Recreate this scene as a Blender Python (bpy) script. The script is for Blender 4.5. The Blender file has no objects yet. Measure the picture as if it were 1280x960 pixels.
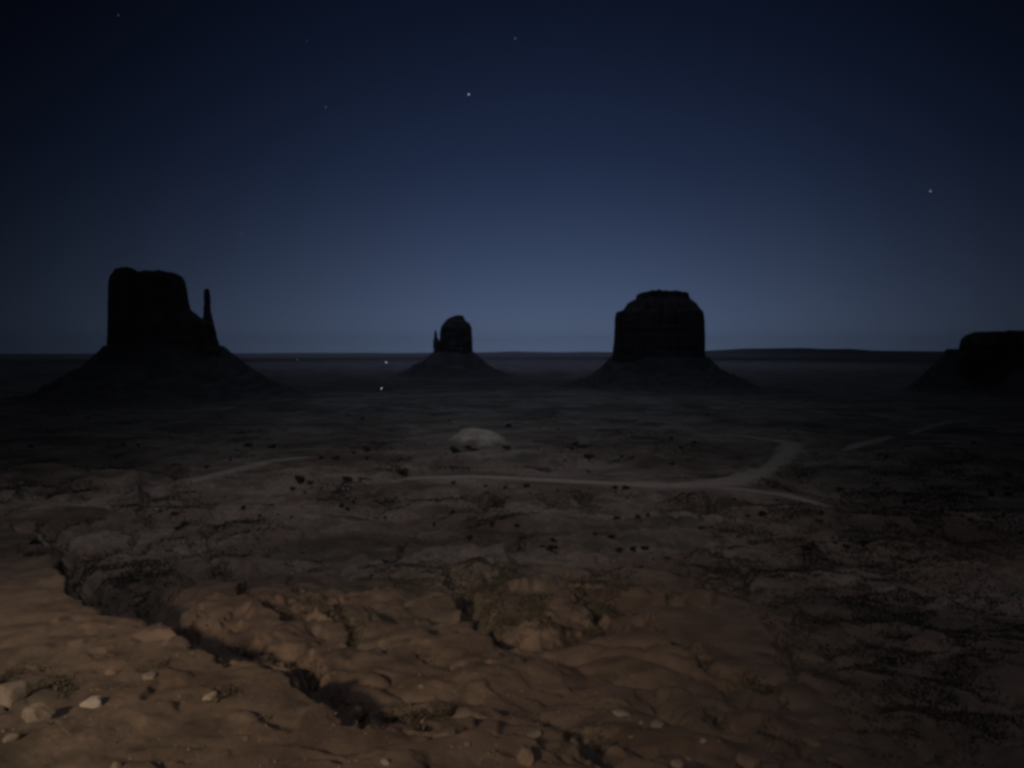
import bpy, bmesh, math, random
import numpy as np
from mathutils import Vector

S = bpy.context.scene
rnd = random.Random(7)
R = math.radians

# ------------------------------------------------------------------ camera
F = 931.0                      # focal length in photo pixels (1280 wide)
PITCH = R(2.64)
cam_d = bpy.data.cameras.new('camera')
cam_d.sensor_width = 36.0
cam_d.lens = 36.0 * F / 1280.0
cam_d.clip_start = 0.2
cam_d.clip_end = 120000.0
cam = bpy.data.objects.new('camera', cam_d)
cam.rotation_euler = (R(90) - PITCH, 0, 0)
S.collection.objects.link(cam)
S.camera = cam

# ------------------------------------------------------------------ sky
W = bpy.data.worlds.new('World'); S.world = W; W.use_nodes = True
nt = W.node_tree; N = nt.nodes; L = nt.links; N.clear()
def nd(t, **k):
    n = N.new(t)
    for a, b in k.items(): setattr(n, a, b)
    return n
def mth(op, a, b=None, c=None):
    n = nd('ShaderNodeMath', operation=op)
    for i, v in enumerate((a, b, c)):
        if v is None: continue
        if isinstance(v, (int, float)): n.inputs[i].default_value = v
        else: L.new(v, n.inputs[i])
    return n.outputs[0]
tc = nd('ShaderNodeTexCoord')
sep = nd('ShaderNodeSeparateXYZ'); L.new(tc.outputs['Generated'], sep.inputs[0])
el = mth('ARCSINE', sep.outputs[2])
az = mth('ARCTAN2', sep.outputs[0], sep.outputs[1])
GLOW_AZ = R(3.0)
da = mth('SUBTRACT', az, GLOW_AZ)
ga = mth('EXPONENT', mth('MULTIPLY', mth('POWER', mth('ABSOLUTE', mth('DIVIDE', da, R(27.0))), 2.0), -1.0))
ga = mth('MAXIMUM', ga, 0.02)
ela = mth('ABSOLUTE', el)
ge = mth('EXPONENT', mth('MULTIPLY', mth('POWER', mth('DIVIDE', ela, R(11.2)), 1.12), -1.0))
ge = mth('ADD', ge, 0.004)
inten = mth('MULTIPLY', ga, ge)
nz = nd('ShaderNodeTexNoise'); nz.inputs['Scale'].default_value = 2.2; nz.inputs['Detail'].default_value = 3
L.new(tc.outputs['Generated'], nz.inputs['Vector'])
inten = mth('MULTIPLY', inten, mth('ADD', mth('MULTIPLY', nz.outputs[0], 0.22), 0.89))
ramp = nd('ShaderNodeValToRGB')
cr = ramp.color_ramp
cr.elements[0].position = 0.0; cr.elements[0].color = (0.0910, 0.1270, 0.2080, 1)
cr.elements[1].position = 1.0; cr.elements[1].color = (0.036, 0.068, 0.210, 1)
e = cr.elements.new(0.45); e.color = (0.0500, 0.0860, 0.2080, 1)
L.new(mth('DIVIDE', ela, R(30.0)), ramp.inputs[0])
mx = nd('ShaderNodeVectorMath', operation='SCALE')
L.new(ramp.outputs[0], mx.inputs[0]); L.new(inten, mx.inputs['Scale'])
bg = nd('ShaderNodeBackground'); bg.inputs['Strength'].default_value = 1.0
L.new(mx.outputs[0], bg.inputs['Color'])
wo = nd('ShaderNodeOutputWorld'); L.new(bg.outputs[0], wo.inputs['Surface'])

# ------------------------------------------------------------------ lights
def aim(o, target):
    o.rotation_euler = (Vector(target) - o.location).to_track_quat('-Z', 'Y').to_euler()
MOON_EL, MOON_AZ = R(68), R(188)
moon_d = bpy.data.lights.new('moon', 'SUN'); moon_d.energy = 0.062; moon_d.angle = R(3)
moon_d.color = (0.55, 0.74, 1.0)
moon = bpy.data.objects.new('moon', moon_d); S.collection.objects.link(moon)
moon.location = (math.sin(MOON_AZ)*500*math.cos(MOON_EL), 500*math.cos(MOON_EL), 500*math.sin(MOON_EL))
aim(moon, (0, 0, 0))
# added fill spots that brighten the valley centre, set along the moon direction
MD = Vector((math.sin(MOON_AZ)*math.cos(MOON_EL), math.cos(MOON_AZ)*math.cos(MOON_EL), math.sin(MOON_EL)))
def fill_spot(x, y, z, radius, k, D_=20000.0, col=(0.72, 0.83, 1.0)):
    d = bpy.data.lights.new('fill_spot', 'SPOT'); d.color = col
    d.energy = k*1.5e9*(D_/20000)**2; d.shadow_soft_size = D_*.015
    d.spot_size = 2*math.atan(radius/D_); d.spot_blend = 1.0
    o = bpy.data.objects.new('fill_spot', d); S.collection.objects.link(o)
    t = Vector((x, y, z)); o.location = t+MD*D_; aim(o, t)
fill_spot(-85, 345, -82, 235, 4.5, 20000, (.88, .87, 1.0))
fill_spot(-30, 820, -108, 390, 1.5)
fill_spot(0, 1550, -115, 740, 1.05, 20000, (.46, .66, 1.0))
fill_spot(0, 3300, -120, 1900, .55, 40000, (.38, .60, 1.0))
fill_spot(100, 6800, -125, 3600, 2.3, 60000, (.34, .52, 1.0))
fill_spot(-1500, 17500, -125, 9000, 2.4, 110000, (.36, .52, 1.0))
# warm car park floodlight of the overlook, behind and left of the camera
fl_d = bpy.data.lights.new('floodlight', 'SPOT')
fl_d.color = (1.0, 0.80, 0.56); fl_d.energy = 500000
fl_d.shadow_soft_size = 4.0; fl_d.spot_size = R(25); fl_d.spot_blend = 1.0
fl = bpy.data.objects.new('floodlight', fl_d); S.collection.objects.link(fl)
fl.location = (-52, -96, 60); aim(fl, (-20, 24, -14.6))

S.view_settings.view_transform = 'Standard'
S.view_settings.look = 'None'
S.view_settings.exposure = 0.0
S.view_settings.gamma = 1.0
S.view_settings.use_curve_mapping = False
S.cycles.use_denoising = True
S.cycles.filter_width = 3.2
S.cycles.max_bounces = 4
S.cycles.diffuse_bounces = 2

# ------------------------------------------------------------------ helpers
def link(o): S.collection.objects.link(o); return o
def tag(o, label=None, cat=None, group=None, kind=None):
    if label: o['label'] = label
    if cat: o['category'] = cat
    if group: o['group'] = group
    if kind: o['kind'] = kind
    return o
def empty(name, loc=(0, 0, 0)):
    o = bpy.data.objects.new(name, None); o.location = loc; o.empty_display_size = 0.5
    return link(o)
def mesh_np(name, co, faces, mat=None, parent=None, smooth=True, loc=(0, 0, 0)):
    """co (n,3); faces (m,4) or (m,3) int"""
    me = bpy.data.meshes.new(name)
    co = np.asarray(co, dtype=np.float32); faces = np.asarray(faces, dtype=np.int32)
    k = faces.shape[1]
    me.vertices.add(len(co)); me.vertices.foreach_set('co', co.ravel())
    me.loops.add(faces.size); me.loops.foreach_set('vertex_index', faces.ravel())
    me.polygons.add(len(faces))
    me.polygons.foreach_set('loop_start', np.arange(0, faces.size, k, dtype=np.int32))
    me.polygons.foreach_set('loop_total', np.full(len(faces), k, dtype=np.int32))
    me.update(calc_edges=True); me.validate()
    if smooth: me.polygons.foreach_set('use_smooth', np.ones(len(me.polygons), dtype=bool))
    if mat: me.materials.append(mat)
    o = bpy.data.objects.new(name, me); o.location = loc
    if parent: o.parent = parent
    return link(o)
def grid_faces(nu, nv, wrap_u=False):
    """verts indexed [v*nu+u]"""
    u = np.arange(nu if wrap_u else nu-1); v = np.arange(nv-1)
    V_, U_ = np.meshgrid(v, u, indexing='ij')
    a = V_*nu + U_; b = V_*nu + (U_+1) % nu; c = (V_+1)*nu + (U_+1) % nu; d = (V_+1)*nu + U_
    return np.stack([a, b, c, d], -1).reshape(-1, 4)

def _h(ix, iy, iz, seed):
    n = (ix.astype(np.int64)*374761393 + iy.astype(np.int64)*668265263 + iz.astype(np.int64)*2147483647 + seed*974634777) & 0xffffffff
    n = ((n ^ (n >> 13))*1274126177) & 0xffffffff
    n = (n ^ (n >> 16)) & 0xffffffff
    n = (n*2246822519) & 0xffffffff
    n = n ^ (n >> 15)
    return (n & 0xffff)/32767.5 - 1.0
def vn2(x, y, seed=0):
    ix = np.floor(x); iy = np.floor(y); fx = x-ix; fy = y-iy
    fx = fx*fx*fx*(fx*(fx*6-15)+10); fy = fy*fy*fy*(fy*(fy*6-15)+10)
    z = np.zeros_like(ix)
    a = _h(ix, iy, z, seed); b = _h(ix+1, iy, z, seed); c = _h(ix, iy+1, z, seed); d = _h(ix+1, iy+1, z, seed)
    return a+(b-a)*fx+(c-a)*fy+(a-b-c+d)*fx*fy
def rot(x, y, k):
    c, s = math.cos(k*1.1+.5), math.sin(k*1.1+.5)
    return x*c-y*s, x*s+y*c
def fbm(x, y, oct=4, seed=0, gain=.5):
    t = 0; a = 1
    for k in range(oct):
        X, Y = rot(x, y, k); t = t + a*vn2(X+17.3*k, Y-9.1*k, seed+k); a *= gain; x = x*2.03; y = y*2.03
    return t
def sst(a, b, x):
    t = np.clip((x-a)/(b-a), 0, 1); return t*t*(3-2*t)

def px_dir(px, py):
    dx = (px-640)/F; dy = (480-py)/F
    return np.array([dx, math.cos(PITCH)+math.sin(PITCH)*dy, -math.sin(PITCH)+math.cos(PITCH)*dy])
def at(px, py, Y):
    d = px_dir(px, py); return d*(Y/d[1])

# ------------------------------------------------------------------ terrain shape
_kr = np.array([1, 8, 16, 22, 28, 45, 70, 100, 150, 220, 320, 450, 600, 1000, 1800, 3300, 8000, 16000, 40000.])
_kz = np.array([-9.2, -9.6, -10.4, -12.1, -14.3, -20.3, -27.5, -34, -44.5, -57.5, -74.5, -90.5, -103, -112, -116, -120, -123, -126, -130.])
_lr = np.linspace(0, math.log(40000), 2400)
_lz = np.interp(_lr, np.log(_kr), _kz)
_k = np.hanning(61); _k /= _k.sum()
_lz = np.convolve(np.pad(_lz, 30, mode='edge'), _k, mode='valid')
def base(r): return np.interp(np.log(np.maximum(r, 1.0)), _lr, _lz)
def bench(r): return np.where(r < 15, -9.2-0.05*r, -9.95-0.13*(r-15))
def unproj(px, py, fn):
    d = px_dir(px, py); h = math.hypot(d[0], d[1])
    rr = np.exp(np.linspace(math.log(3), math.log(39000), 6000))
    g = rr*d[2]/h - fn(rr)
    i = int(np.argmax(g < 0)); r = rr[i]
    return np.array([d[0]/h*r, d[1]/h*r, fn(np.array([r]))[0]])

EDGE = [(-400, 640), (-100, 645), (0, 655), (50, 672), (85, 705), (92, 742), (130, 764), (200, 776), (240, 797), (285, 818), (330, 829), (372, 838),
        (388, 860), (412, 884), (440, 898), (500, 906), (560, 902), (620, 912), (690, 925), (745, 945), (900, 962), (1100, 972), (1700, 980)]
_ea, _er = [], []
for p in EDGE:
    w = unproj(p[0], p[1], bench); _ea.append(math.atan2(w[0], w[1])); _er.append(math.hypot(w[0], w[1]))
_ea = np.array(_ea); _er = np.array(_er)

# dark cracks and gullies: (near edge polyline in image pixels, width, depth) -- positive side = left hand of travel is nearer
STROKES = [
    ([(60, 684), (88, 738), (130, 762), (200, 776), (240, 797), (285, 818), (330, 829), (372, 838)], 34, 1.0),
    ([(372, 836), (388, 860), (412, 884), (440, 899)], 30, 1.1),
    ([(450, 892), (480, 905), (530, 907), (560, 901), (590, 888)], 26, .9),
    ([(238, 690), (255, 715), (290, 732), (320, 762), (350, 776), (402, 778)], 20, 1.0),
    ([(355, 722), (367, 746), (398, 746)], 16, 1.0),
    ([(415, 760), (425, 785), (450, 815), (474, 817)], 18, 1.0),
    ([(470, 712), (500, 692), (527, 668)], 10, 1.0),
    ([(565, 742), (578, 776), (620, 801), (680, 805), (730, 803), (778, 790)], 42, .8),
    ([(528, 815), (580, 832), (630, 838), (700, 828)], 11, .8),
    ([(820, 800), (860, 825), (900, 852), (965, 872)], 18, .9),
    ([(640, 905), (690, 918), (740, 938)], 22, .9),
    ([(890, 900), (930, 915), (985, 928)], 15, 1.0),
    ([(858, 645), (880, 652), (895, 632)], 16, .8),
    ([(838, 752), (866, 742), (882, 726)], 9, 1.0),
    ([(30, 690), (60, 694), (95, 690)], 12, .8),
    ([(160, 668), (185, 690), (205, 690)], 14, .8),
    ([(175, 640), (190, 625), (225, 610)], 12, .8),
    ([(270, 690), (262, 668), (290, 656)], 14, .8),
    ([(600, 735), (640, 700), (665, 680)], 14, .8),
    ([(690, 745), (740, 765), (775, 790)], 16, .8),
    ([(740, 725), (760, 712), (790, 712)], 12, .8),
    ([(800, 700), (840, 705), (860, 690)], 10, .9),
    ([(905, 690), (925, 700), (945, 697)], 9, .9),
    ([(920, 725), (945, 748), (960, 745)], 12, .9),
    ([(1000, 850), (1000, 810), (960, 772)], 16, .9),
    ([(1000, 760), (1060, 780), (1110, 775)], 16, .9),
    ([(0, 862), (25, 842), (50, 838)], 14, .7),
    ([(20, 885), (60, 860), (85, 850)], 14, .7),
    ([(180, 590), (220, 600), (260, 590)], 10, .8),
    ([(500, 600), (540, 590), (560, 575)], 10, .7),
    ([(565, 625), (610, 640), (650, 622)], 14, .8),
    ([(660, 620), (700, 640), (760, 640)], 10, .6),
    ([(400, 608), (430, 622), (470, 620)], 12, .7),
    ([(255, 858), (275, 872), (295, 868)], 8, .6),
    ([(175, 840), (200, 836), (215, 822)], 6, .6),
]
ROADS = [  # pixel path, width in metres along it
    ([(470, 602), (520, 598), (560, 596.5), (600, 596.5), (640, 598), (680, 600), (720, 602), (760, 604), (800, 606), (840, 607.5), (880, 606), (915, 601), (940, 593), (960, 584), (977, 573), (990, 562), (988, 554), (965, 550), (940, 547), (905, 543)],
     [3, 10, 14, 15, 16, 17, 19, 22, 27, 38, 42, 36, 26, 20, 22, 26, 22, 15, 13, 8]),
    ([(860, 608), (900, 610), (940, 613), (975, 618), (1010, 626), (1045, 636)], [14, 18, 16, 12, 9, 5]),
    ([(182, 617), (200, 610), (240, 602), (280, 592), (310, 584), (340, 577), (370, 573), (400, 571)], [7, 11, 13, 14, 14, 14, 12, 8]),
    ([(1050, 565), (1070, 557), (1095, 551), (1118, 545)], [6, 14, 14, 7]),
    ([(1136, 543), (1160, 534), (1190, 527), (1225, 524)], [6, 12, 11, 6]),
]
def polydist(u, v, pts):
    best = np.full(u.shape, 1e9); sg = np.ones(u.shape)
    for (x0, y0), (x1, y1) in zip(pts[:-1], pts[1:]):
        dx, dy = x1-x0, y1-y0; l2 = dx*dx+dy*dy
        t = np.clip(((u-x0)*dx+(v-y0)*dy)/l2, 0, 1)
        ex = u-(x0+t*dx); ey = v-(y0+t*dy); d = np.hypot(ex, ey)
        s = np.sign(dx*ey-dy*ex); m = d < best
        best = np.where(m, d, best); sg = np.where(m, s, sg)
    return best, sg

BLOTCH = [  # areas of dark brush, partly painted shade (x, y, rx, ry, weight)
    (120, 712, 42, 26, 1), (185, 730, 50, 20, .9), (150, 750, 40, 12, .9), (70, 694, 30, 8, .7), (620, 715, 40, 28, .9), (640, 765, 60, 28, 1), (700, 780, 80, 22, 1),
    (750, 740, 60, 30, .8), (575, 632, 70, 16, .6), (455, 618, 66, 16, .6), (225, 632, 45, 18, .5), (300, 668, 50, 22, .6), (380, 695, 26, 12, .5),
    (880, 640, 60, 18, .7), (720, 632, 40, 10, .5), (500, 593, 34, 8, .7), (545, 582, 22, 8, .6), (170, 594, 70, 12, .7), (330, 545, 60, 12, .3), (720, 562, 50, 12, .45),
    (950, 655, 60, 30, .6), (1060, 690, 120, 70, .9), (1180, 640, 120, 80, .9), (1140, 800, 150, 80, .9), (940, 710, 90, 40, .9), (1180, 900, 120, 50, .8), (860, 560, 60, 14, .3), (1000, 580, 20, 14, .5),  # mostly right side, where dark leaves stand in for dimmer light
    (735, 922, 34, 10, 1), (560, 893, 26, 6, .8), (500, 885, 36, 10, .5), (80, 865, 22, 10, .6), (70, 912, 12, 8, .5), (272, 877, 9, 5, .7), (205, 832, 10, 4, .5), (15, 846, 16, 6, .7),
    (200, 925, 60, 12, .3), (320, 895, 30, 8, .3), (930, 890, 70, 16, .4), (1000, 920, 60, 16, .4), (410, 760, 40, 10, .5), (500, 715, 60, 14, .45), (260, 500, 200, 18, .5), (640, 500, 200, 6, .3), (950, 505, 160, 12, .5)]
MASK = {}
def height(x, y, want_mask=False):
    x = np.asarray(x, dtype=float); y = np.asarray(y, dtype=float)
    r = np.hypot(x, y)+1e-6; azm = np.arctan2(x, y)
    front = sst(R(75), R(50), np.abs(azm))
    zb = base(r)
    # bench in front of the viewpoint, with its ragged edge
    re = np.interp(azm, _ea, _er)
    re = re*(1+0.05*vn2(x*.35, y*.35, 3)+0.035*vn2(x*.9, y*.9, 4)+.02*vn2(x*2.3, y*2.3, 5))
    m = sst(-0.16, 0.015, (re-r)/r)
    low = bench(re)-(.6+.055*re)-.19*np.maximum(r-re, 0)-.0005*np.maximum(r-re, 0)**2     # the slope below the bench
    k_ = 1.2; dlt = np.clip((low-zb)/(2*k_)+.5, 0, 1)
    zb = np.where(y > -5, zb*(1-dlt)+low*dlt+k_*dlt*(1-dlt), zb)
    z0 = zb*(1-m)+np.maximum(bench(r), zb)*m
    # features traced in image pixels, shaped to line up from the camera
    dy = np.cos(PITCH)*y - np.sin(PITCH)*z0; dz = np.sin(PITCH)*y + np.cos(PITCH)*z0
    dy = np.maximum(dy, .5)
    pa_, pl_ = azm*22, np.log(r)*22
    u = 640+F*x/dy + 6*fbm(pa_, pl_, 3, 31); v = 480-F*dz/dy + 4*fbm(pa_+50, pl_, 3, 37)
    z = z0.copy(); sm = np.zeros_like(r)
    ok = (y > 3)
    for pts, w, dep in STROKES:
        P = np.array(pts); lo = P.min(0)-w*1.3; hi = P.max(0)+w*1.3
        k = ok & (u > lo[0]) & (u < hi[0]) & (v > lo[1]) & (v < hi[1])
        if not k.any(): continue
        d, s = polydist(u[k], v[k], pts)
        sd = -d*s                           # positive beyond (above) a left-to-right stroke
        prof = np.where(sd > 0, sst(0, .22*w, sd)*(1-sst(.35*w, w, sd)), 0)
        # taper at the ends
        e0 = np.hypot(u[k]-pts[0][0], v[k]-pts[0][1]); e1 = np.hypot(u[k]-pts[-1][0], v[k]-pts[-1][1])
        prof = prof*sst(0, w*.9, np.minimum(e0, e1))
        hz_ = abs(pts[-1][0]-pts[0][0])/(abs(pts[-1][0]-pts[0][0])+abs(pts[-1][1]-pts[0][1])+1)
        sm[k] = np.maximum(sm[k], 1.4*prof)
        z[k] -= dep*(.4+.7*hz_)*w*r[k]/F*prof
    road = np.ones_like(r)
    for pts, w in ROADS:
        P = np.array(pts); lo = P.min(0)-14; hi = P.max(0)+14
        k = ok & (u > lo[0]) & (u < hi[0]) & (v > lo[1]) & (v < hi[1])
        if not k.any(): continue
        d, s = polydist(u[k], v[k], pts)
        road[k] = np.minimum(road[k], .04+.96*sst(5, 14, d))
    if want_mask:
        bn = .22*fbm(pa_*1.1+9, pl_*.8, 4, 87, .6)
        for cx_, cy_, rx_, ry_, w_ in BLOTCH:
            e = np.hypot((u-cx_)/rx_, (v-cy_)/ry_)
            e = e+bn
            sm = np.where(ok, np.maximum(sm, w_*sst(1.3, .5, e)), sm)
        pn = fbm(x/60, y/60, 5, 81, .6)
        sm = np.maximum(sm, .8*sst(.2, .9, pn)*sst(60, 200, r))
        sm = sm*sst(-.5, .7, fbm(pa_*1.3, pl_*.7, 5, 83, .65)+.1)
        MASK['shade_scrub'] = np.where(ok, sm*road, 0)
    # erosion noise
    bm = m
    n = np.zeros_like(r)
    for i, lam in enumerate([420, 210, 105, 52, 26, 13, 6.5, 3.2, 1.6, .8, .4, .2]):
        X, Y = rot(x, y, i)
        q = vn2(X/lam+3.7*i, Y/lam-2.2*i, 40+i)
        if lam < 120 and lam > 2:                               # gullies with rounded spurs between
            q2 = vn2((X+.4*lam*q)/lam*1.2+31, (Y-.4*lam*q)/lam*1.2, 60+i)
            q = 2*np.abs(q2)**.75-1
        a = lam*0.048
        a = a*np.where((r > 30) & (lam < 70) & (lam > 12), 1.1, 1.0)*(1.5 if lam < 5 else 1.1)
        fade = sst(.55, .22, lam/r)*sst(.002, .006, lam/r)
        far = 1-0.8*sst(500, 1100, r)
        nearb = np.where(lam > 3, 1-.75*bm, 1.0)
        n += a*q*fade*far*nearb
    far_low = 1-sst(9000, 16000, r)
    z = z+n*road*far_low
    # thin rock ledges
    for st, r0, r1, mixk in ((.45, 14, 75, .55), (1.7, 45, 260, .6), (4.0, 180, 620, .45)):
        wv = z+st*1.1*fbm(x/(st*11), y/(st*11), 3, 91)
        q = wv/st; fq = q-np.floor(q)
        dz_ = (sst(.62, 1.0, fq)-fq)*st
        win = sst(r0*.8, r0*1.2, r)*(1-sst(r1*.8, r1*1.2, r))*sst(-.5, .5, vn2(x/(st*16), y/(st*16), 95)+.2)
        z = z+dz_*mixk*win*road*np.where(y > 0, 1, 0)
    return z

# ------------------------------------------------------------------ materials
def material(name, build):
    m = bpy.data.materials.new(name); m.use_nodes = True
    t = m.node_tree; t.nodes.clear()
    out = t.nodes.new('ShaderNodeOutputMaterial'); b = t.nodes.new('ShaderNodeBsdfPrincipled')
    t.links.new(b.outputs[0], out.inputs[0]); b.inputs['Roughness'].default_value = .92
    b.inputs['Specular IOR Level'].default_value = .15
    build(t, b); return m
def noise(t, scale, detail=5, rough=.55, coord='Object'):
    c = t.nodes.get('TC') or t.nodes.new('ShaderNodeTexCoord'); c.name = 'TC'
    n = t.nodes.new('ShaderNodeTexNoise'); n.inputs['Scale'].default_value = scale
    n.inputs['Detail'].default_value = detail; n.inputs['Roughness'].default_value = rough
    t.links.new(c.outputs[coord], n.inputs['Vector']); return n.outputs[0]
def rampn(t, fac, stops):
    r = t.nodes.new('ShaderNodeValToRGB'); t.links.new(fac, r.inputs[0])
    c = r.color_ramp; c.elements[0].position, c.elements[0].color = stops[0][0], (*stops[0][1], 1)
    c.elements[1].position, c.elements[1].color = stops[-1][0], (*stops[-1][1], 1)
    for p, col in stops[1:-1]: c.elements.new(p).color = (*col, 1)
    return r.outputs[0]
def mixc(t, a, b, fac, mode='MIX'):
    m = t.nodes.new('ShaderNodeMix'); m.data_type = 'RGBA'; m.blend_type = mode
    for s, v in ((m.inputs[0], fac), (m.inputs[6], a), (m.inputs[7], b)):
        if hasattr(v, 'links'): t.links.new(v, s)
        elif isinstance(v, (int, float)): s.default_value = v
        else: s.default_value = (*v, 1)
    return m.outputs[2]
def bump(t, b, fac, dist, strength=.6):
    n = t.nodes.new('ShaderNodeBump'); n.inputs['Distance'].default_value = dist; n.inputs['Strength'].default_value = strength
    t.links.new(fac, n.inputs['Height']); t.links.new(n.outputs[0], b.inputs['Normal'])

def m_ground(t, b):
    c1 = rampn(t, noise(t, .018, 6), [(.36, (.19, .130, .096)), (.5, (.265, .190, .142)), (.64, (.33, .25, .19))])
    c2 = rampn(t, noise(t, .45, 6), [(.35, (.6, .6, .6)), (.6, (1.1, 1.1, 1.1))])
    c = mixc(t, c1, c2, .8, 'MULTIPLY')
    # sage and blackbrush scattered in patches
    veg = rampn(t, noise(t, .035, 8, .68), [(.50, (0, 0, 0)), (.60, (1, 1, 1))])
    vg = mixc(t, c, (.120, .098, .070), veg); 
    c = mixc(t, c, vg, .9)
    vg2 = rampn(t, noise(t, .0075, 7, .62), [(.47, (1, 1, 1)), (.58, (.62, .60, .58))]); c = mixc(t, c, vg2, 1.0, 'MULTIPLY')
    sp = rampn(t, noise(t, .16, 4, .7), [(.58, (0, 0, 0)), (.66, (1, 1, 1))])
    c3 = mixc(t, c, (.085, .07, .05), sp); c = mixc(t, c, c3, .55)
    t.links.new(c, b.inputs['Base Color'])
    bump(t, b, noise(t, 2.2, 12, .78), .22, .7)
MG = material('desert_soil', m_ground)
def m_road(t, b):
    c = rampn(t, noise(t, .08, 6), [(.3, (.34, .26, .20)), (.7, (.46, .36, .285))])
    a = t.nodes.new('ShaderNodeAttribute'); a.attribute_name = 'wear'
    ad = t.nodes.new('ShaderNodeMath'); ad.operation = 'ADD'; t.links.new(a.outputs['Fac'], ad.inputs[0]); t.links.new(noise(t, .12, 6, .7), ad.inputs[1])
    f = rampn(t, ad.outputs[0], [(.6, (0, 0, 0)), (1.0, (.85, .85, .85))])
    c = mixc(t, (.225, .155, .11), c, f)
    t.links.new(c, b.inputs['Base Color']); bump(t, b, noise(t, 1.0, 5), .1)
MR = material('graded_dirt', m_road)
def m_cliff(t, b):
    c = t.nodes.new('ShaderNodeTexCoord'); c.name = 'TC'
    mp = t.nodes.new('ShaderNodeMapping'); mp.inputs['Scale'].default_value = (1, 1, .12)
    t.links.new(c.outputs['Object'], mp.inputs[0])
    n = t.nodes.new('ShaderNodeTexNoise'); n.inputs['Scale'].default_value = .05; n.inputs['Detail'].default_value = 7
    t.links.new(mp.outputs[0], n.inputs['Vector'])
    col = rampn(t, n.outputs[0], [(.35, (.06, .04, .033)), (.6, (.16, .10, .08))])
    t.links.new(col, b.inputs['Base Color']); bump(t, b, n.outputs[0], 6, .8)
MC = material('red_sandstone_cliff', m_cliff)
def m_talus(t, b):
    c = rampn(t, noise(t, .02, 8, .65), [(.38, (.10, .075, .065)), (.65, (.18, .135, .11))])
    sp = t.nodes.new('ShaderNodeSeparateXYZ'); t.links.new(t.nodes['TC'].outputs['Object'], sp.inputs[0])
    a = t.nodes.new('ShaderNodeMath'); a.operation = 'MULTIPLY_ADD'; a.inputs[1].default_value = .022; t.links.new(sp.outputs[2], a.inputs[0]); t.links.new(noise(t, .012, 6, .7), a.inputs[2])
    c = mixc(t, (.19, .14, .105), c, rampn(t, a.outputs[0], [(.35, (0, 0, 0)), (.95, (1, 1, 1))]))
    t.links.new(c, b.inputs['Base Color']); bump(t, b, noise(t, .08, 8, .7), 5, 1.0)
MT = material('talus_shale', m_talus)
def m_rock(c0, c1):
    def f(t, b):
        c = rampn(t, noise(t, 3.0, 7, .65), [(.3, c0), (.7, c1)])
        t.links.new(c, b.inputs['Base Color']); bump(t, b, noise(t, 6, 7, .7), .05, .7)
    return f
MK_pale = material('pale_sandstone', m_rock((.36, .30, .25), (.52, .45, .39)))
MK_grey = material('grey_sandstone', m_rock((.17, .135, .108), (.26, .21, .17)))
MK_mid = material('dusty_sandstone', m_rock((.25, .195, .155), (.37, .30, .245)))
MK_red = material('brown_sandstone', m_rock((.17, .12, .09), (.27, .19, .14)))
def m_mound(t, b):
    noise(t, 1)
    c = rampn(t, noise(t, .05, 7), [(.34, (.42, .32, .24)), (.56, (.60, .47, .36))])
    sp = t.nodes.new('ShaderNodeSeparateXYZ'); t.links.new(t.nodes['TC'].outputs['Object'], sp.inputs[0])
    a = t.nodes.new('ShaderNodeMath'); a.operation = 'MULTIPLY_ADD'; a.inputs[1].default_value = .045; t.links.new(sp.outputs[2], a.inputs[0]); t.links.new(noise(t, .09, 6, .7), a.inputs[2])
    c = mixc(t, (.20, .15, .11), c, rampn(t, a.outputs[0], [(.62, (0, 0, 0)), (1.0, (1, 1, 1))]))
    t.links.new(c, b.inputs['Base Color']); bump(t, b, noise(t, .3, 8, .7), 1.5, .9)
MM = material('pale_mound_soil', m_mound)
def m_leaf(t, b):
    c = rampn(t, noise(t, 1.7, 3), [(.3, (.06, .052, .04)), (.7, (.11, .094, .07))])
    t.links.new(c, b.inputs['Base Color'])
ML = material('foliage_shade', m_leaf)
def m_leaf2(t, b):
    c = rampn(t, noise(t, 1.7, 3), [(.3, (.06, .058, .042)), (.7, (.12, .108, .08))])
    t.links.new(c, b.inputs['Base Color'])
ML2 = material('juniper_foliage', m_leaf2)
def m_bark(t, b):
    c = rampn(t, noise(t, 6, 4), [(.3, (.06, .045, .035)), (.7, (.13, .10, .08))])
    t.links.new(c, b.inputs['Base Color'])
MB_ = material('grey_bark', m_bark)
def m_metal(t, b):
    c = rampn(t, noise(t, 2, 3), [(.3, (.10, .10, .10)), (.7, (.18, .18, .17))]); t.links.new(c, b.inputs['Base Color'])
MP = material('weathered_pole', m_metal)
def emis(name, col, s):
    m = bpy.data.materials.new(name); m.use_nodes = True; t = m.node_tree; t.nodes.clear()
    o = t.nodes.new('ShaderNodeOutputMaterial'); e = t.nodes.new('ShaderNodeEmission')
    e.inputs[0].default_value = (*col, 1); e.inputs[1].default_value = s; t.links.new(e.outputs[0], o.inputs[0]); return m

# ------------------------------------------------------------------ ground
fa = np.linspace(R(-41), R(41), 1050)
ba = np.linspace(R(41), R(319), 140)[1:-1]
A_ = np.concatenate([fa, ba])
rr = np.concatenate([np.linspace(.8, 12, 14)[:-1], np.exp(np.linspace(math.log(12), math.log(1500), 900)), np.exp(np.linspace(math.log(1500), math.log(27500), 190))[1:]])
RR, AA = np.meshgrid(rr, A_, indexing='ij')
GX = RR*np.sin(AA); GY = RR*np.cos(AA)
GZ = height(GX, GY, True); SM = MASK['shade_scrub']
co = np.stack([GX, GY, GZ], -1).reshape(-1, 3)
fc = grid_faces(len(A_), len(rr), True)[:, ::-1]
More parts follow.
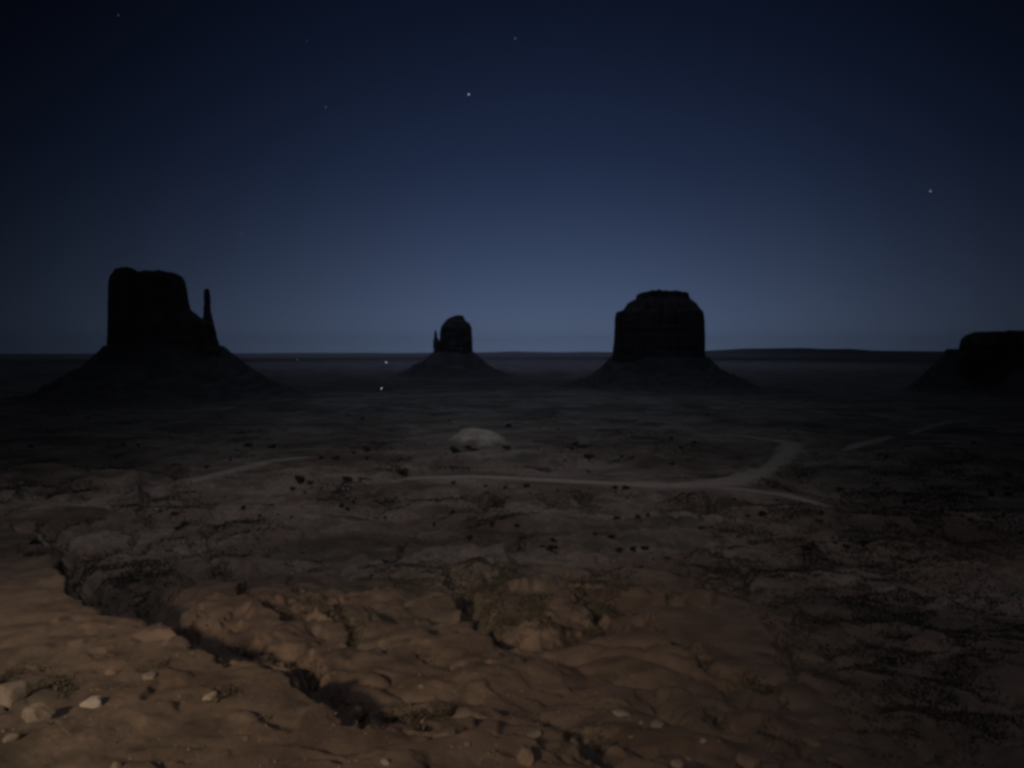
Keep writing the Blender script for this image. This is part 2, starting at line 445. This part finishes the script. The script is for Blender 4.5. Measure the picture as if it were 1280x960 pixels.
# close the hole under the viewpoint
ci = len(co); co = np.vstack([co, [[0, 0, -9.2]]])
cap = np.array([[ci, i, (i+1) % len(A_), ci] for i in range(0)], dtype=int)
ground = mesh_np('ground', co, fc, MG); tag(ground, kind='structure')
print('ground', len(co))

def on_ground(px, py):
    d = px_dir(px, py); h = math.hypot(d[0], d[1])
    q = np.exp(np.linspace(math.log(10), math.log(3500), 5000))
    g = q*d[2]/h - height(d[0]/h*q, d[1]/h*q)
    i = int(np.argmax(g < 0)); r = q[i]
    return Vector((d[0]/h*r, d[1]/h*r, r*d[2]/h))
def gz(x, y): return float(height(np.array([x]), np.array([y]))[0])

# ------------------------------------------------------------------ roads
def road(pts, wid):
    P = np.array([unproj(p[0], p[1], base)[:2] for p in pts]); Wd = np.array(wid, float)
    s = np.concatenate([[0], np.cumsum(np.hypot(*np.diff(P, axis=0).T))])
    n = max(int(s[-1]/4), 10); q = np.linspace(0, s[-1], n)
    X = np.interp(q, s, P[:, 0]); Y = np.interp(q, s, P[:, 1]); w = np.interp(q, s, Wd)
    k = np.ones(9)/9
    X = np.convolve(np.pad(X, 4, mode='edge'), k, 'valid'); Y = np.convolve(np.pad(Y, 4, mode='edge'), k, 'valid')
    tx = np.gradient(X); ty = np.gradient(Y); l = np.hypot(tx, ty)+1e-9; nx, ny = -ty/l, tx/l
    m = 13; co = []; wear = []
    for j in range(m):
        f = (j/(m-1)-.5)
        ww = w*1.35*(1+.28*vn2(q/17+j//5*31, q*0+3.1, 77))
        x = X+nx*ww*f; y = Y+ny*ww*f
        z = height(x, y)+np.where(abs(f) > .45, -.35, .42)
        co.append(np.stack([x, y, z], -1)); wear.append(np.clip(1-abs(f)*2, 0, 1)*1.1*np.clip(np.minimum(q, s[-1]-q)/30, 0, 1))
    co = np.stack(co, 1).reshape(-1, 3)
    o = mesh_np('road', co, grid_faces(m, n)[:, ::-1], MR); tag(o, kind='structure')
    o.data.attributes.new('wear', 'FLOAT', 'POINT').data.foreach_set('value', np.stack(wear, 1).ravel().astype(np.float32))
for p, w in ROADS: road(p, w)

# ------------------------------------------------------------------ buttes
def cliff(name, Y, left, right, top, zfloor_px, depth, parent, seed, flute=7.0, skew=0, nth=420, nl=70):
    """left/right: silhouette (px,py) from top to bottom; top: (px,py) left to right"""
    Lp = np.array([at(p[0], p[1], Y)[[0, 2]] for p in left]); Rp = np.array([at(p[0], p[1], Y)[[0, 2]] for p in right])
    Tp = np.array([at(p[0], p[1], Y)[[0, 2]] for p in top])
    zb = at(640, zfloor_px, Y)[2]-14; zt = Tp[:, 1].max()+2
    o = np.argsort(Lp[:, 1]); Lp = Lp[o]; o = np.argsort(Rp[:, 1]); Rp = Rp[o]
    zs = np.linspace(zb, zt, nl); th = np.linspace(0, 2*math.pi, nth, endpoint=False)
    c, s = np.cos(th), np.sin(th)
    ex = .85; ph = math.atan2(parent.location.x, Y)
    sx = np.sign(c)*np.abs(c)**ex; sy = np.sign(s)*np.abs(s)**ex
    rows = []
    xl0, xr0 = np.interp(zb, Lp[:, 1], Lp[:, 0]), np.interp(zb, Rp[:, 1], Rp[:, 0])
    for z in zs:
        xl = np.interp(z, Lp[:, 1], Lp[:, 0]); xr = np.interp(z, Rp[:, 1], Rp[:, 0])
        cx, hw = (xl+xr)/2, (xr-xl)/2
        k = hw/((xr0-xl0)/2)
        fl = flute*(np.abs(vn2(th*14, th*0+z/260, seed))*-1.4+.35*vn2(th*33, th*0+z/90, seed+1)+.5*vn2(np.full_like(th, z/11.), th*2, seed+2))
        fl = fl*(.45+.55*np.abs(s))
        lx = cx+sx*(hw+fl*.35); ly = sy*(depth/2*(.35+.65*k)+fl)
        x = lx+ly*math.sin(ph); y = Y+ly*math.cos(ph)
        tz = np.interp(lx, Tp[:, 0], Tp[:, 1])+2.2*vn2(x/9, y/9, seed+5)+1.5*vn2(x/3.5, y/3.5, seed+6)
        rows.append(np.stack([x, y, np.minimum(z, tz)], -1)); last_lx = lx
    last = rows[-1]; cen = last.mean(0)
    for f in (.86, .7, .5, .3, .12, .01):
        x = cen[0]+(last[:, 0]-cen[0])*f; y = cen[1]+(last[:, 1]-cen[1])*f
        tz = np.interp(last_lx.mean()+(last_lx-last_lx.mean())*f, Tp[:, 0], Tp[:, 1])+2.2*vn2(x/9, y/9, seed+5)
        rows.append(np.stack([x, y, tz], -1))
    co = np.concatenate(rows, 0)-np.array(parent.location)
    return mesh_np(name, co, grid_faces(nth, len(rows), True), MC, parent, smooth=False)
def talus(name, cx, Y, inner, outer, ztop, parent, seed, shape=1.5, nth=360, nr=80):
    """inner/outer: (half width x, half depth y)"""
    th = np.linspace(0, 2*math.pi, nth, endpoint=False); rows = []
    for i in range(nr):
        t = i/(nr-1)
        gx = inner[0]+(outer[0]-inner[0])*t; gy = inner[1]+(outer[1]-inner[1])*t
        wob = 1+.13*t*vn2(th*1.6, th*0+1, seed)+.07*t*vn2(th*5, th*0+2, seed)
        x = cx+np.cos(th)*gx*wob; y = Y+np.sin(th)*gy*wob
        g = height(x, y)-3
        gul = -np.abs(vn2(th*9+t*.6, th*0+t*1.5, seed+3))*17-np.abs(vn2(th*24, th*0+t*3, seed+4))*9
        led = 8*(2*np.abs(((t*9+vn2(th*4, th*0, seed+6)*.8) % 1)-.5)**.6-.9)*math.sin(math.pi*t)
        lump = 9*fbm(x/70, y/70, 5, seed+8, .55)*math.sin(math.pi*min(1, t*1.15))*(1-t)**.3
        z = lump+g+(ztop-g)*(1-t)**shape+(gul+led)*min(1, t*3)*(1-t)**.5
        rows.append(np.stack([x, y, z], -1))
    x = cx+np.cos(th)*inner[0]*.3; y = Y+np.sin(th)*inner[1]*.3
    rows.insert(0, np.stack([x, y, np.full_like(x, ztop)], -1))
    co = np.concatenate(rows, 0)-np.array(parent.location)
    return mesh_np(name, co, grid_faces(nth, len(rows), True)[:, ::-1], MT, parent, smooth=True)
def spire(name, Y, prof, parent, seed, depth=1.0):
    """prof: list of (xl, xr, py) top to bottom in photo pixels"""
    th = np.linspace(0, 2*math.pi, 40, endpoint=False); rows = []
    P = [(at(a, p, Y)[0], at(b, p, Y)[0], at(a, p, Y)[2]) for a, b, p in prof][::-1]
    zz = np.linspace(P[0][2], P[-1][2], 40); pz = [p[2] for p in P]
    for z in zz:
        xl = np.interp(z, pz, [p[0] for p in P]); xr = np.interp(z, pz, [p[1] for p in P])
        hw = (xr-xl)/2*(1+.12*vn2(th*2.5, th*0+z/14, seed))
        rows.append(np.stack([(xl+xr)/2+np.cos(th)*hw, Y+np.sin(th)*hw*depth, np.full_like(th, z)], -1))
    cen = rows[-1].mean(0); rows.append(cen+(rows[-1]-cen)*.4+np.array([0, 0, 1.5])); rows.append(cen+(rows[-2]-cen)*.01+np.array([0, 0, 2]))
    co = np.concatenate(rows, 0)-np.array(parent.location)
    return mesh_np(name, co, grid_faces(40, len(rows), True), MC, parent, smooth=False)

# large butte on the left with its thumb
Y1 = 1800
b1 = empty('butte', (at(200, 440, Y1)[0], Y1, -116))
tag(b1, 'broad flat topped black butte on the left with a thin spire beside it', 'butte')
cliff('cliff', Y1, [(142, 339), (137, 345), (135, 355), (134.5, 400), (133, 440)],
      [(226, 340), (231, 350), (234, 362), (235.5, 375), (239, 388), (246, 393), (252, 398), (262, 402), (268, 406), (270.5, 420), (275, 432), (279, 440)],
      [(134, 345), (138, 341), (143, 338), (150, 336.5), (158, 337), (166, 337.5), (170, 341), (174, 343.5), (180, 342), (188, 341), (200, 341.5), (212, 342.5), (220, 345), (227, 348), (231, 352), (235, 362), (240, 388), (248, 393), (256, 398), (268, 405), (280, 440)],
      440, 200, b1, 11)
spire('spire', Y1-10, [(256.5, 261.5, 361.5), (255, 262, 364), (255, 263.3, 371), (255, 262.8, 380), (254.6, 263.4, 390), (253.5, 265, 398), (250, 268, 410), (248, 272, 428)], b1, 21, .8)
xc = at(206, 440, Y1)[0]
talus('talus', xc, Y1, (at(277, 440, Y1)[0]-xc, 100), (400, 430), at(640, 432, Y1)[2], b1, 31, 2.1)
# small far butte in the centre
Y2 = 3300
b2 = empty('butte', (at(568, 440, Y2)[0], Y2, -120))
tag(b2, 'small distant rounded butte in the middle with a short thumb at its left side', 'butte')
cliff('cliff', Y2, [(566, 395.5), (560, 398), (555, 403), (551.5, 408), (550, 415), (549.8, 440)],
      [(579, 394.5), (581, 399), (583, 402), (587, 404), (589.5, 410), (590.5, 425), (591, 440)],
      [(549, 412), (551, 407), (556, 402), (561, 398), (566, 395.5), (572, 395), (579, 394.8), (581, 399), (584, 403), (588, 405), (591, 412)],
      442, 210, b2, 12, nth=240)
spire('spire', Y2, [(543.4, 545, 413), (543, 546.2, 416), (542.7, 546.8, 422), (542, 548.5, 424.5), (541.8, 552, 427), (541.5, 554, 442)], b2, 22, 1.3)
xc = at(567, 440, Y2)[0]
talus('talus', xc, Y2, (at(593, 440, Y2)[0]-xc, 105), (330, 380), at(640, 440, Y2)[2], b2, 32, 2.2, nth=240)
# squat butte right of the centre
Y3 = 2400
b3 = empty('butte', (at(823, 440, Y3)[0], Y3, -118))
tag(b3, 'squat black butte right of centre with a stepped flat top', 'butte')
cliff('cliff', Y3, [(796, 367), (795, 374), (784, 380), (779, 388), (770, 391), (768.5, 400), (768, 420), (766, 440), (765, 452)],
      [(861, 367), (863, 374), (871, 380), (874, 385), (879, 390), (881, 402), (881.5, 440), (882, 452)],
      [(766, 395), (769.5, 391), (777, 388), (781, 383), (786, 378), (793.5, 374), (795.5, 369.5), (803, 368), (812, 366), (825, 365.5), (838, 366), (850, 366.5), (861, 367), (863, 373), (869, 376), (872, 382), (877, 386), (880, 391), (883, 402)],
      452, 300, b3, 13)
xc = at(823.5, 440, Y3)[0]
talus('talus', xc, Y3, (at(884, 440, Y3)[0]-xc, 150), (370, 440), at(640, 446, Y3)[2], b3, 33, 2.2)
# mesa cut by the right edge
Y4 = 2050
b4 = empty('mesa', (at(1300, 440, Y4)[0], Y4, -117))
tag(b4, 'low flat black mesa cut off by the right edge of the photo', 'mesa')
cliff('cliff', Y4, [(1216, 416), (1207, 419), (1201, 425), (1199, 434), (1198, 445)], [(1440, 415), (1448, 425), (1452, 445)],
      [(1198, 428), (1202, 422), (1208, 418.5), (1216, 416.5), (1240, 416), (1280, 414.5), (1400, 414), (1450, 420)], 448, 420, b4, 14, flute=7)
xc = at(1325, 440, Y4)[0]
talus('talus', xc, Y4, (at(1456, 440, Y4)[0]-xc, 210), (360, 470), at(640, 436, Y4)[2], b4, 34, 1.9)

# ------------------------------------------------------------------ haze
hz = bmesh.new(); bmesh.ops.create_cube(hz, size=1)
for v in hz.verts: v.co = Vector((v.co.x*57000, v.co.y*57000, -170+(v.co.z+.5)*(470+170)))
me = bpy.data.meshes.new('haze'); hz.to_mesh(me); hz.free()
hm = bpy.data.materials.new('thin_night_air'); hm.use_nodes = True; t = hm.node_tree; t.nodes.clear()
ho = t.nodes.new('ShaderNodeOutputMaterial'); hv = t.nodes.new('ShaderNodeVolumePrincipled')
hv.inputs['Color'].default_value = (.82, .88, 1.0, 1); hv.inputs['Density'].default_value = 1.7e-5; hv.inputs['Anisotropy'].default_value = .35
t.links.new(hv.outputs[0], ho.inputs['Volume']); me.materials.append(hm)
tag(link(bpy.data.objects.new('haze', me)), kind='stuff')

# ------------------------------------------------------------------ far hills on the horizon
a = np.linspace(R(-55), R(55), 900)
def skyl(a):
    px = 640+F*np.tan(a)/1.0
    el_px = np.interp(px, [-900, 0, 300, 330, 480, 560, 640, 700, 760, 885, 930, 1000, 1060, 1090, 1300, 2200],
                          [440.5, 441.5, 441.5, 441, 441.5, 440.5, 439.5, 440, 440, 438.5, 436, 435, 436, 438, 439, 440.5])
    return el_px
rows = []
prof = [(17000, 0), (18500, .25), (19300, .38), (19500, .72), (20400, .8), (20600, 1), (23500, 1), (26000, .3)]
pz = (437.0-skyl(a))/F
for r_, k in prof:
    rj = r_*(1+.03*vn2(a*9, a*0+.5, 61))
    top = pz*rj + 14*vn2(a*30, a*0+7, 63)
    g = -128
    z = g+(np.maximum(top, g+5)-g)*k
    rows.append(np.stack([rj*np.sin(a), rj*np.cos(a), z], -1))
hills = mesh_np('hills', np.concatenate(rows, 0), grid_faces(len(a), len(rows))[:, ::-1], MT); tag(hills, kind='structure')

# ------------------------------------------------------------------ pale mound in the valley
mc = on_ground(600, 556); mr = math.hypot(mc.x, mc.y)
mo = empty('sand_mound', mc); tag(mo, 'pale rounded earth mound in the middle of the valley floor below the small butte', 'mound')
th = np.linspace(0, 2*math.pi, 120, endpoint=False); rows = []
hwid = 56*mr/F; hh = 20*mr/F
for i in range(30):
    t = i/29
    x = np.cos(th)*hwid*t*(1+.1*vn2(th*1.5, th*0, 71)); y = np.sin(th)*hwid*1.2*t*(1+.1*vn2(th*1.5, th*0+5, 72))+10
    tt = t+.10*vn2(th*1.3, th*0+2, 76)
    z = hh*(1-sst(.05, 1.05, tt+.12*vn2(th*4, th*0+t*2, 79)))*(1-.35*sst(-.3, 1, np.cos(th)*t))*(1+.16*vn2(x/16, y/16, 73)) + 1.3*vn2(x/7, y/7, 74)*(t+.2) - 1.5*t - np.abs(vn2(th*6, th*0, 75))*3*t*(1-t)*2
    rows.append(np.stack([x, y, z], -1))
mesh_np('mound', np.concatenate(rows, 0), grid_faces(120, 30, True)[:, ::-1], MM, mo)

# ------------------------------------------------------------------ stones
def rock_mesh(seed, sub=3, flat=.6):
    bm = bmesh.new(); bmesh.ops.create_icosphere(bm, subdivisions=sub, radius=1)
    rg = random.Random(seed); v = np.array([p.co[:] for p in bm.verts])
    for _ in range(9):                           # broken planes
        n = np.array([rg.gauss(0, 1) for _ in range(3)]); n /= np.linalg.norm(n); d = rg.uniform(.55, .85)
        e = v@n-d; v = v-np.where(e > 0, e*.85, 0)[:, None]*n
    v *= (1+.09*vn2(v[:, 0]*2+seed, v[:, 1]*2+v[:, 2]*2, seed))[:, None]
    v *= np.array([1, rg.uniform(.65, .95), flat])
    for p, q in zip(bm.verts, v): p.co = q
    me = bpy.data.meshes.new('stone'); bm.to_mesh(me); bm.free()
    return me
ROCKS = [  # px, py(base), width px, height ratio, material, label
    (116, 884, 26, .55, MK_pale, 'small bright pale stone lying alone on the lower left slope'),
    (14, 880, 50, .75, MK_grey, 'large grey slab at the left edge of the slope'),
    (46, 902, 34, .8, MK_grey, 'grey brown block just right of the large grey slab'),
    (262, 876, 22, .6, MK_mid, 'pale flat stone with a dark hollow at its right'),
    (446, 902, 24, .95, MK_red, 'rounded brown boulder standing at the foot of the dark gully'),
    (482, 957, 14, .7, MK_mid, 'small pale stone at the bottom edge near the middle'),
    (526, 863, 8, .7, MK_grey, 'tiny pale pebble on the rim of the bench'),
    (668, 924, 24, .5, MK_grey, 'flat pale stone left of the dark crack at bottom centre'),
    (656, 952, 34, .7, MK_red, 'broad brown boulder at the bottom centre'),
    (776, 897, 28, .35, MK_mid, 'thin pale slab on the lit mound at lower right'),
    (802, 908, 9, .9, MK_grey, 'upright pale stone just right of the thin slab'),
    (822, 910, 20, .5, MK_grey, 'grey stone right of the upright pale stone'),
    (880, 931, 13, .6, MK_mid, 'small pale stone on the dim lower right slope'),
    (934, 958, 36, .6, MK_red, 'long brown boulder cut by the bottom edge at lower right'),
    (846, 960, 18, .6, MK_mid, 'pale stone at the bottom edge left of the long boulder'),
    (1014, 934, 24, .5, MK_red, 'dim brown stone in the shadowed lower right corner'),
    (186, 850, 20, .4, MK_grey, 'low tan stone half buried above the pale flat stone'),
]
for i, (px, py, w, hr, mt, lab) in enumerate(ROCKS):
    p = on_ground(px, py-3); d = p.length; sz = w*d/F/2
    me = rock_mesh(100+i, 3, hr); me.materials.append(mt)
    o = bpy.data.objects.new('boulder' if w > 22 else 'stone', me); link(o)
    o.scale = (sz*.9,)*3; o.rotation_euler = (rnd.uniform(-.2, .2), rnd.uniform(-.2, .2), rnd.uniform(0, 6))
    o.location = (p.x, p.y, gz(p.x, p.y)+sz*hr*.22)
    tag(o, lab, 'boulder' if w > 22 else 'stone')
protos = []
for i in range(6):
    me = rock_mesh(200+i, 2, rnd.uniform(.45, .8)); me.materials.append([MK_red, MK_grey, MK_red][i % 3]); protos.append(me)
cnt = 0
while cnt < 30:
    px = rnd.uniform(-20, 1300); py = rnd.triangular(800, 985, 960)
    if py < 830 and rnd.random() < .4: continue
    p = on_ground(px, py); d = p.length
    if d > 110: continue
    sz = rnd.choice([.03, .045, .06, .08, .1, .15])*rnd.uniform(.7, 1.3)*(1+d/60)
    o = bpy.data.objects.new('stone', protos[cnt % 6]); link(o)
    o.scale = (sz, sz*rnd.uniform(.7, 1), sz); o.rotation_euler = (rnd.uniform(-.4, .4), rnd.uniform(-.4, .4), rnd.uniform(0, 6))
    o.location = (p.x, p.y, gz(p.x, p.y)+sz*.2)
    tag(o, 'small dull brown stone strewn on the lamplit foreground slope', 'stone', 'small stones strewn over the near slope'); cnt += 1
# gravel
bm = bmesh.new()
G = []; n = 0
pts = []
while n < 7000:
    r_ = rnd.uniform(14, 48); a_ = R(rnd.uniform(-38, 38)); pts.append((r_*math.sin(a_), r_*math.cos(a_))); n += 1
pa = np.array(pts); pzz = height(pa[:, 0], pa[:, 1])
ico = bmesh.new(); bmesh.ops.create_icosphere(ico, subdivisions=1, radius=1)
iv = np.array([v.co[:] for v in ico.verts]); ifc = np.array([[v.index for v in f.verts] for f in ico.faces]); ico.free(); bm.free()
cos, fcs = [], []
for i, (x, y) in enumerate(pts):
    s = rnd.uniform(.008, .028)*(1+rnd.random()**5*2.2)
    j = np.random.RandomState(i).uniform(.6, 1.2, iv.shape)
    cos.append(iv*j*s*np.array([1, 1, .6])+np.array([x, y, pzz[i]+s*.15])); fcs.append(ifc+i*len(iv))
gv = mesh_np('gravel', np.concatenate(cos), np.concatenate(fcs), MK_red, smooth=False)
tag(gv, 'loose gravel scattered over the lamplit slope', 'gravel', kind='stuff')

# ------------------------------------------------------------------ desert bushes
def foliage_mesh(seed, n, rx, rz, z0, leaf):
    rg = np.random.RandomState(seed); co = []; fc = []
    lob = rg.uniform(-1, 1, (9, 3))*np.array([rx*.6, rx*.6, rz*.42]); lr = rg.uniform(.28, .55, 9)*rx
    for i in range(n):
        k = rg.randint(9); v = rg.normal(size=3); v /= np.linalg.norm(v)
        p = lob[k]+v*lr[k]*rg.uniform(.35, 1.05)*np.array([1, 1, rz/rx]); p[2] += z0
        a = rg.normal(size=3); a /= np.linalg.norm(a); b_ = np.cross(a, rg.normal(size=3)); b_ /= np.linalg.norm(b_)
        s = leaf*rg.uniform(.6, 1.4); q = len(co)
        co += [p-a*s-b_*s*.6, p+a*s-b_*s*.6, p+a*s*.8+b_*s*.6, p-a*s*.8+b_*s*.6]; fc.append([q, q+1, q+2, q+3])
    return np.array(co), np.array(fc)
def bush_proto(seed, kind):
    r = bpy.data.objects.new('juniper' if kind else 'desert_shrub', None)
    rg = np.random.RandomState(seed)
    if kind: co, fc = foliage_mesh(seed, 1000, 1.0, .62, .5, .085)
    else: co, fc = foliage_mesh(seed, 700, 1.0, .6, .5, .07)
    f = mesh_np('crown' if kind else 'foliage', co, fc, ML2, smooth=False)
    S.collection.objects.unlink(f)
    th = np.linspace(0, 2*math.pi, 7, endpoint=False); rows = []
    nst = 3
    co2, fc2 = [], []
    for k in range(nst):
        dx, dy = rg.uniform(-.45, .45, 2); rows = []
        for t in np.linspace(0, 1, 7):
            rad = (.11 if kind else .05)*(1-.75*t)
            rows.append(np.stack([dx*t**1.5+np.cos(th)*rad, dy*t**1.5+np.sin(th)*rad, np.full(7, t*(1.2 if kind else .6)-.15)], -1))
        fc2.append(grid_faces(7, 7, True)+49*k); co2.append(np.concatenate(rows))
    s = mesh_np('trunk' if kind else 'stem', np.concatenate(co2), np.concatenate(fc2), MB_)
    S.collection.objects.unlink(s)
    return r, f, s
PB = [[bush_proto(300+i, 0) for i in range(4)], [bush_proto(320+i, 1) for i in range(4)]]
def place_bush(kind, p, sz, label, group=None, sink=0.05):
    r0, f0, s0 = rnd.choice(PB[kind])
    r = r0.copy(); link(r); r.location = (p.x, p.y, gz(p.x, p.y)-sz*sink); r.scale = (sz, sz, sz*rnd.uniform(.8, 1.15)); r.rotation_euler.z = rnd.uniform(0, 6)
    for q in (f0, s0):
        c = q.copy(); link(c); c.parent = r
    tag(r, label, 'juniper tree' if kind else 'shrub', group); return r
# single dark junipers one can point to: px, py, half width px
JUN = [(402, 574, 4.5, 'left of the pair of dark bushes just past the end of the left track'), (420, 574, 4.5, 'right of the pair of dark bushes past the end of the left track'),
       (459, 564, 5, 'round dark bush alone on the plain left of the pale mound'), (452, 524, 3.2, 'small lone dark bush far out below the two valley lamps'),
       (636, 534, 4.5, 'dark bush at the right shoulder of the pale mound'), (616, 551, 3.2, 'small bush on the lower face of the pale mound'),
       (633, 563, 6, 'tall dark bush at the right foot of the pale mound'), (593, 564, 5, 'dark bush at the left foot of the pale mound'),
       (585, 562, 5, 'bush in the middle of the clump below the pale mound'), (570, 566, 7, 'broad bush leftmost in the clump below the pale mound'),
       (719, 556, 5, 'upper left bush of the dark diagonal clump right of the pale mound'), (728, 560, 5, 'middle bush of the dark diagonal clump right of the pale mound'),
       (734, 573, 6.5, 'largest dark bush at the lower end of the diagonal clump'), (852, 561, 3.2, 'small dark bush between the clump and the bend of the road'),
       (658, 608, 4.5, 'dark bush hard against the near side of the road at the centre'), (768, 611, 4.5, 'left of two bushes against the near side of the road'),
       (782, 611, 4.5, 'right of two bushes against the near side of the road'), (1080, 681, 7, 'lone black bush on the dark slope at the right'),
       (834, 700, 5, 'dark bush with a pale stone above it on the right slope'), (376, 602, 7, 'dark bush below the end of the left track'),
       (436, 603, 7, 'dark bush right of the one below the left track'), (503, 592, 8, 'wide dark bush at the left end of the main road'),
       (311, 558, 5, 'dark bush on the plain above the left track'), (340, 560, 5, 'right neighbour of the dark bush above the left track')]
for px, py, w, lab in JUN:
    p = on_ground(px, py); place_bush(1, p, w*p.length/F*1.0, lab)
n = 0
while n < 120:
    px = rnd.uniform(0, 1280); py = rnd.choice([rnd.uniform(515, 600), rnd.uniform(600, 690)])
    if any(polydist(np.array([px]), np.array([py]), r_[0])[0][0] < 8 for r_ in ROADS): continue
    if abs(px-600) < 36 and 520 < py < 560: continue
    p = on_ground(px, py); 
    if vn2(np.array([p.x/70]), np.array([p.y/70]), 9)[0] < -.1: continue
    place_bush(1, p, rnd.uniform(1.2, 2.9)*min(1.2, .35+p.length/900), 'small dark juniper bush dotting the dim valley floor', 'dark bushes scattered over the valley floor'); n += 1
# low brush as countless dark leaves, partly painting shade into the hollows
sel_r = (RR < 2200) & (RR > 14) & (np.abs(AA) < R(41))
wgt = np.where(sel_r, SM**1.3, 0).ravel(); wgt = wgt/wgt.sum()
rs = np.random.RandomState(5); NQ = 260000
idx = rs.choice(len(wgt), NQ, p=wgt); gx = GX.ravel()[idx]; gy = GY.ravel()[idx]; gr = np.hypot(gx, gy)
jx = rs.normal(size=NQ)*gr*.0022; jy = rs.normal(size=NQ)*gr*.0035
gx = gx+jx; gy = gy+jy
gzz = height(gx, gy)
hgt = rs.rand(NQ)**1.5*np.minimum(.05+gr*.0035, 1.6)
cen = np.stack([gx, gy, gzz+hgt], -1)
a_ = rs.normal(size=(NQ, 3)); a_ /= np.linalg.norm(a_, axis=1)[:, None]
b_ = np.cross(a_, rs.normal(size=(NQ, 3))); b_ /= np.linalg.norm(b_, axis=1)[:, None]
sz = (np.minimum(.02+gr*.0016, 1.0)*rs.uniform(.5, 1.3, NQ))[:, None]
co = np.stack([cen-a_*sz, cen-b_*sz*.45, cen+a_*sz, cen+b_*sz*.45], 1).reshape(-1, 3)
sc = mesh_np('shade_scrub', co, np.arange(NQ*4).reshape(-1, 4), ML, smooth=False)
tag(sc, 'dark low brush painting shade into the gullies and hollows of the slope', 'shade_scrub', kind='stuff')

# ------------------------------------------------------------------ lamps out in the valley
def lamp(px, py, Y, rb, strength, lab):
    p = at(px, py, Y); g = gz(p[0], p[1]); h = max(p[2]-g, 3.0)
    o = empty('yard_lamp', (p[0], p[1], g)); tag(o, lab, 'lamp', 'lamps lit out on the valley floor')
    th = np.linspace(0, 2*math.pi, 8, endpoint=False)
    rows = [np.stack([np.cos(th)*r_, np.sin(th)*r_, np.full(8, z)], -1) for r_, z in ((.25, -1), (.22, h*.5), (.15, h-rb*.8), (.01, h-rb*.75))]
    mesh_np('pole', np.concatenate(rows), grid_faces(8, 4, True), MP, o)
    bm = bmesh.new(); bmesh.ops.create_icosphere(bm, subdivisions=2, radius=rb)
    me = bpy.data.meshes.new('bulb'); bm.to_mesh(me); bm.free(); me.materials.append(emis('lamp_glow', (.95, .97, 1.0), strength))
    b = bpy.data.objects.new('bulb', me); b.parent = o; b.location = (0, 0, h); link(b)
    bm = bmesh.new(); bmesh.ops.create_cone(bm, cap_ends=True, segments=12, radius1=rb*1.1, radius2=rb*.3, depth=rb*.6)
    me = bpy.data.meshes.new('shade'); bm.to_mesh(me); bm.free(); me.materials.append(MP)
    b = bpy.data.objects.new('shade', me); b.parent = o; b.location = (0, 0, h+rb*1.1); link(b)
lamp(476.8, 488.6, 2150, 1.5, 1.1, 'nearer and lower of the two white lamps left of the small butte')
lamp(482.8, 453.0, 6000, 4.2, 1.1, 'farther white lamp near the horizon left of the small butte')
lamp(372, 449.5, 7500, 3.0, .3, 'very faint lamp near the horizon right of the left butte')
lamp(399, 443, 12000, 5.0, .12, 'faintest speck of light on the horizon between the two left buttes')

# ------------------------------------------------------------------ stars
STARS = [(586, 118, 1.25, 1.0, 'brightest star, high above the small central butte'), (1163, 239, 1.2, .5, 'star at the right side above the mesa'),
         (644, 48, 1.0, .28, 'dim star near the top edge right of the brightest one'), (407, 134, 1.0, .2, 'dim star left of the brightest one'),
         (384, 51, .9, .10, 'very faint star near the top edge left of centre'), (148, 19, 1.0, .12, 'very faint star in the top left corner'), (301, 292, 1.0, .16, 'faint star low in the sky right of the left butte')]
for px, py, r_, s, lab in STARS:
    d = px_dir(px, py); d = d/np.linalg.norm(d); D0 = 60000
    bm = bmesh.new(); bmesh.ops.create_icosphere(bm, subdivisions=2, radius=r_*D0/F*.7)
    me = bpy.data.meshes.new('star'); bm.to_mesh(me); bm.free(); me.materials.append(emis('starlight', (.8, .88, 1.0), s*.6))
    o = bpy.data.objects.new('star', me); o.location = d*D0; link(o); tag(o, lab, 'star')
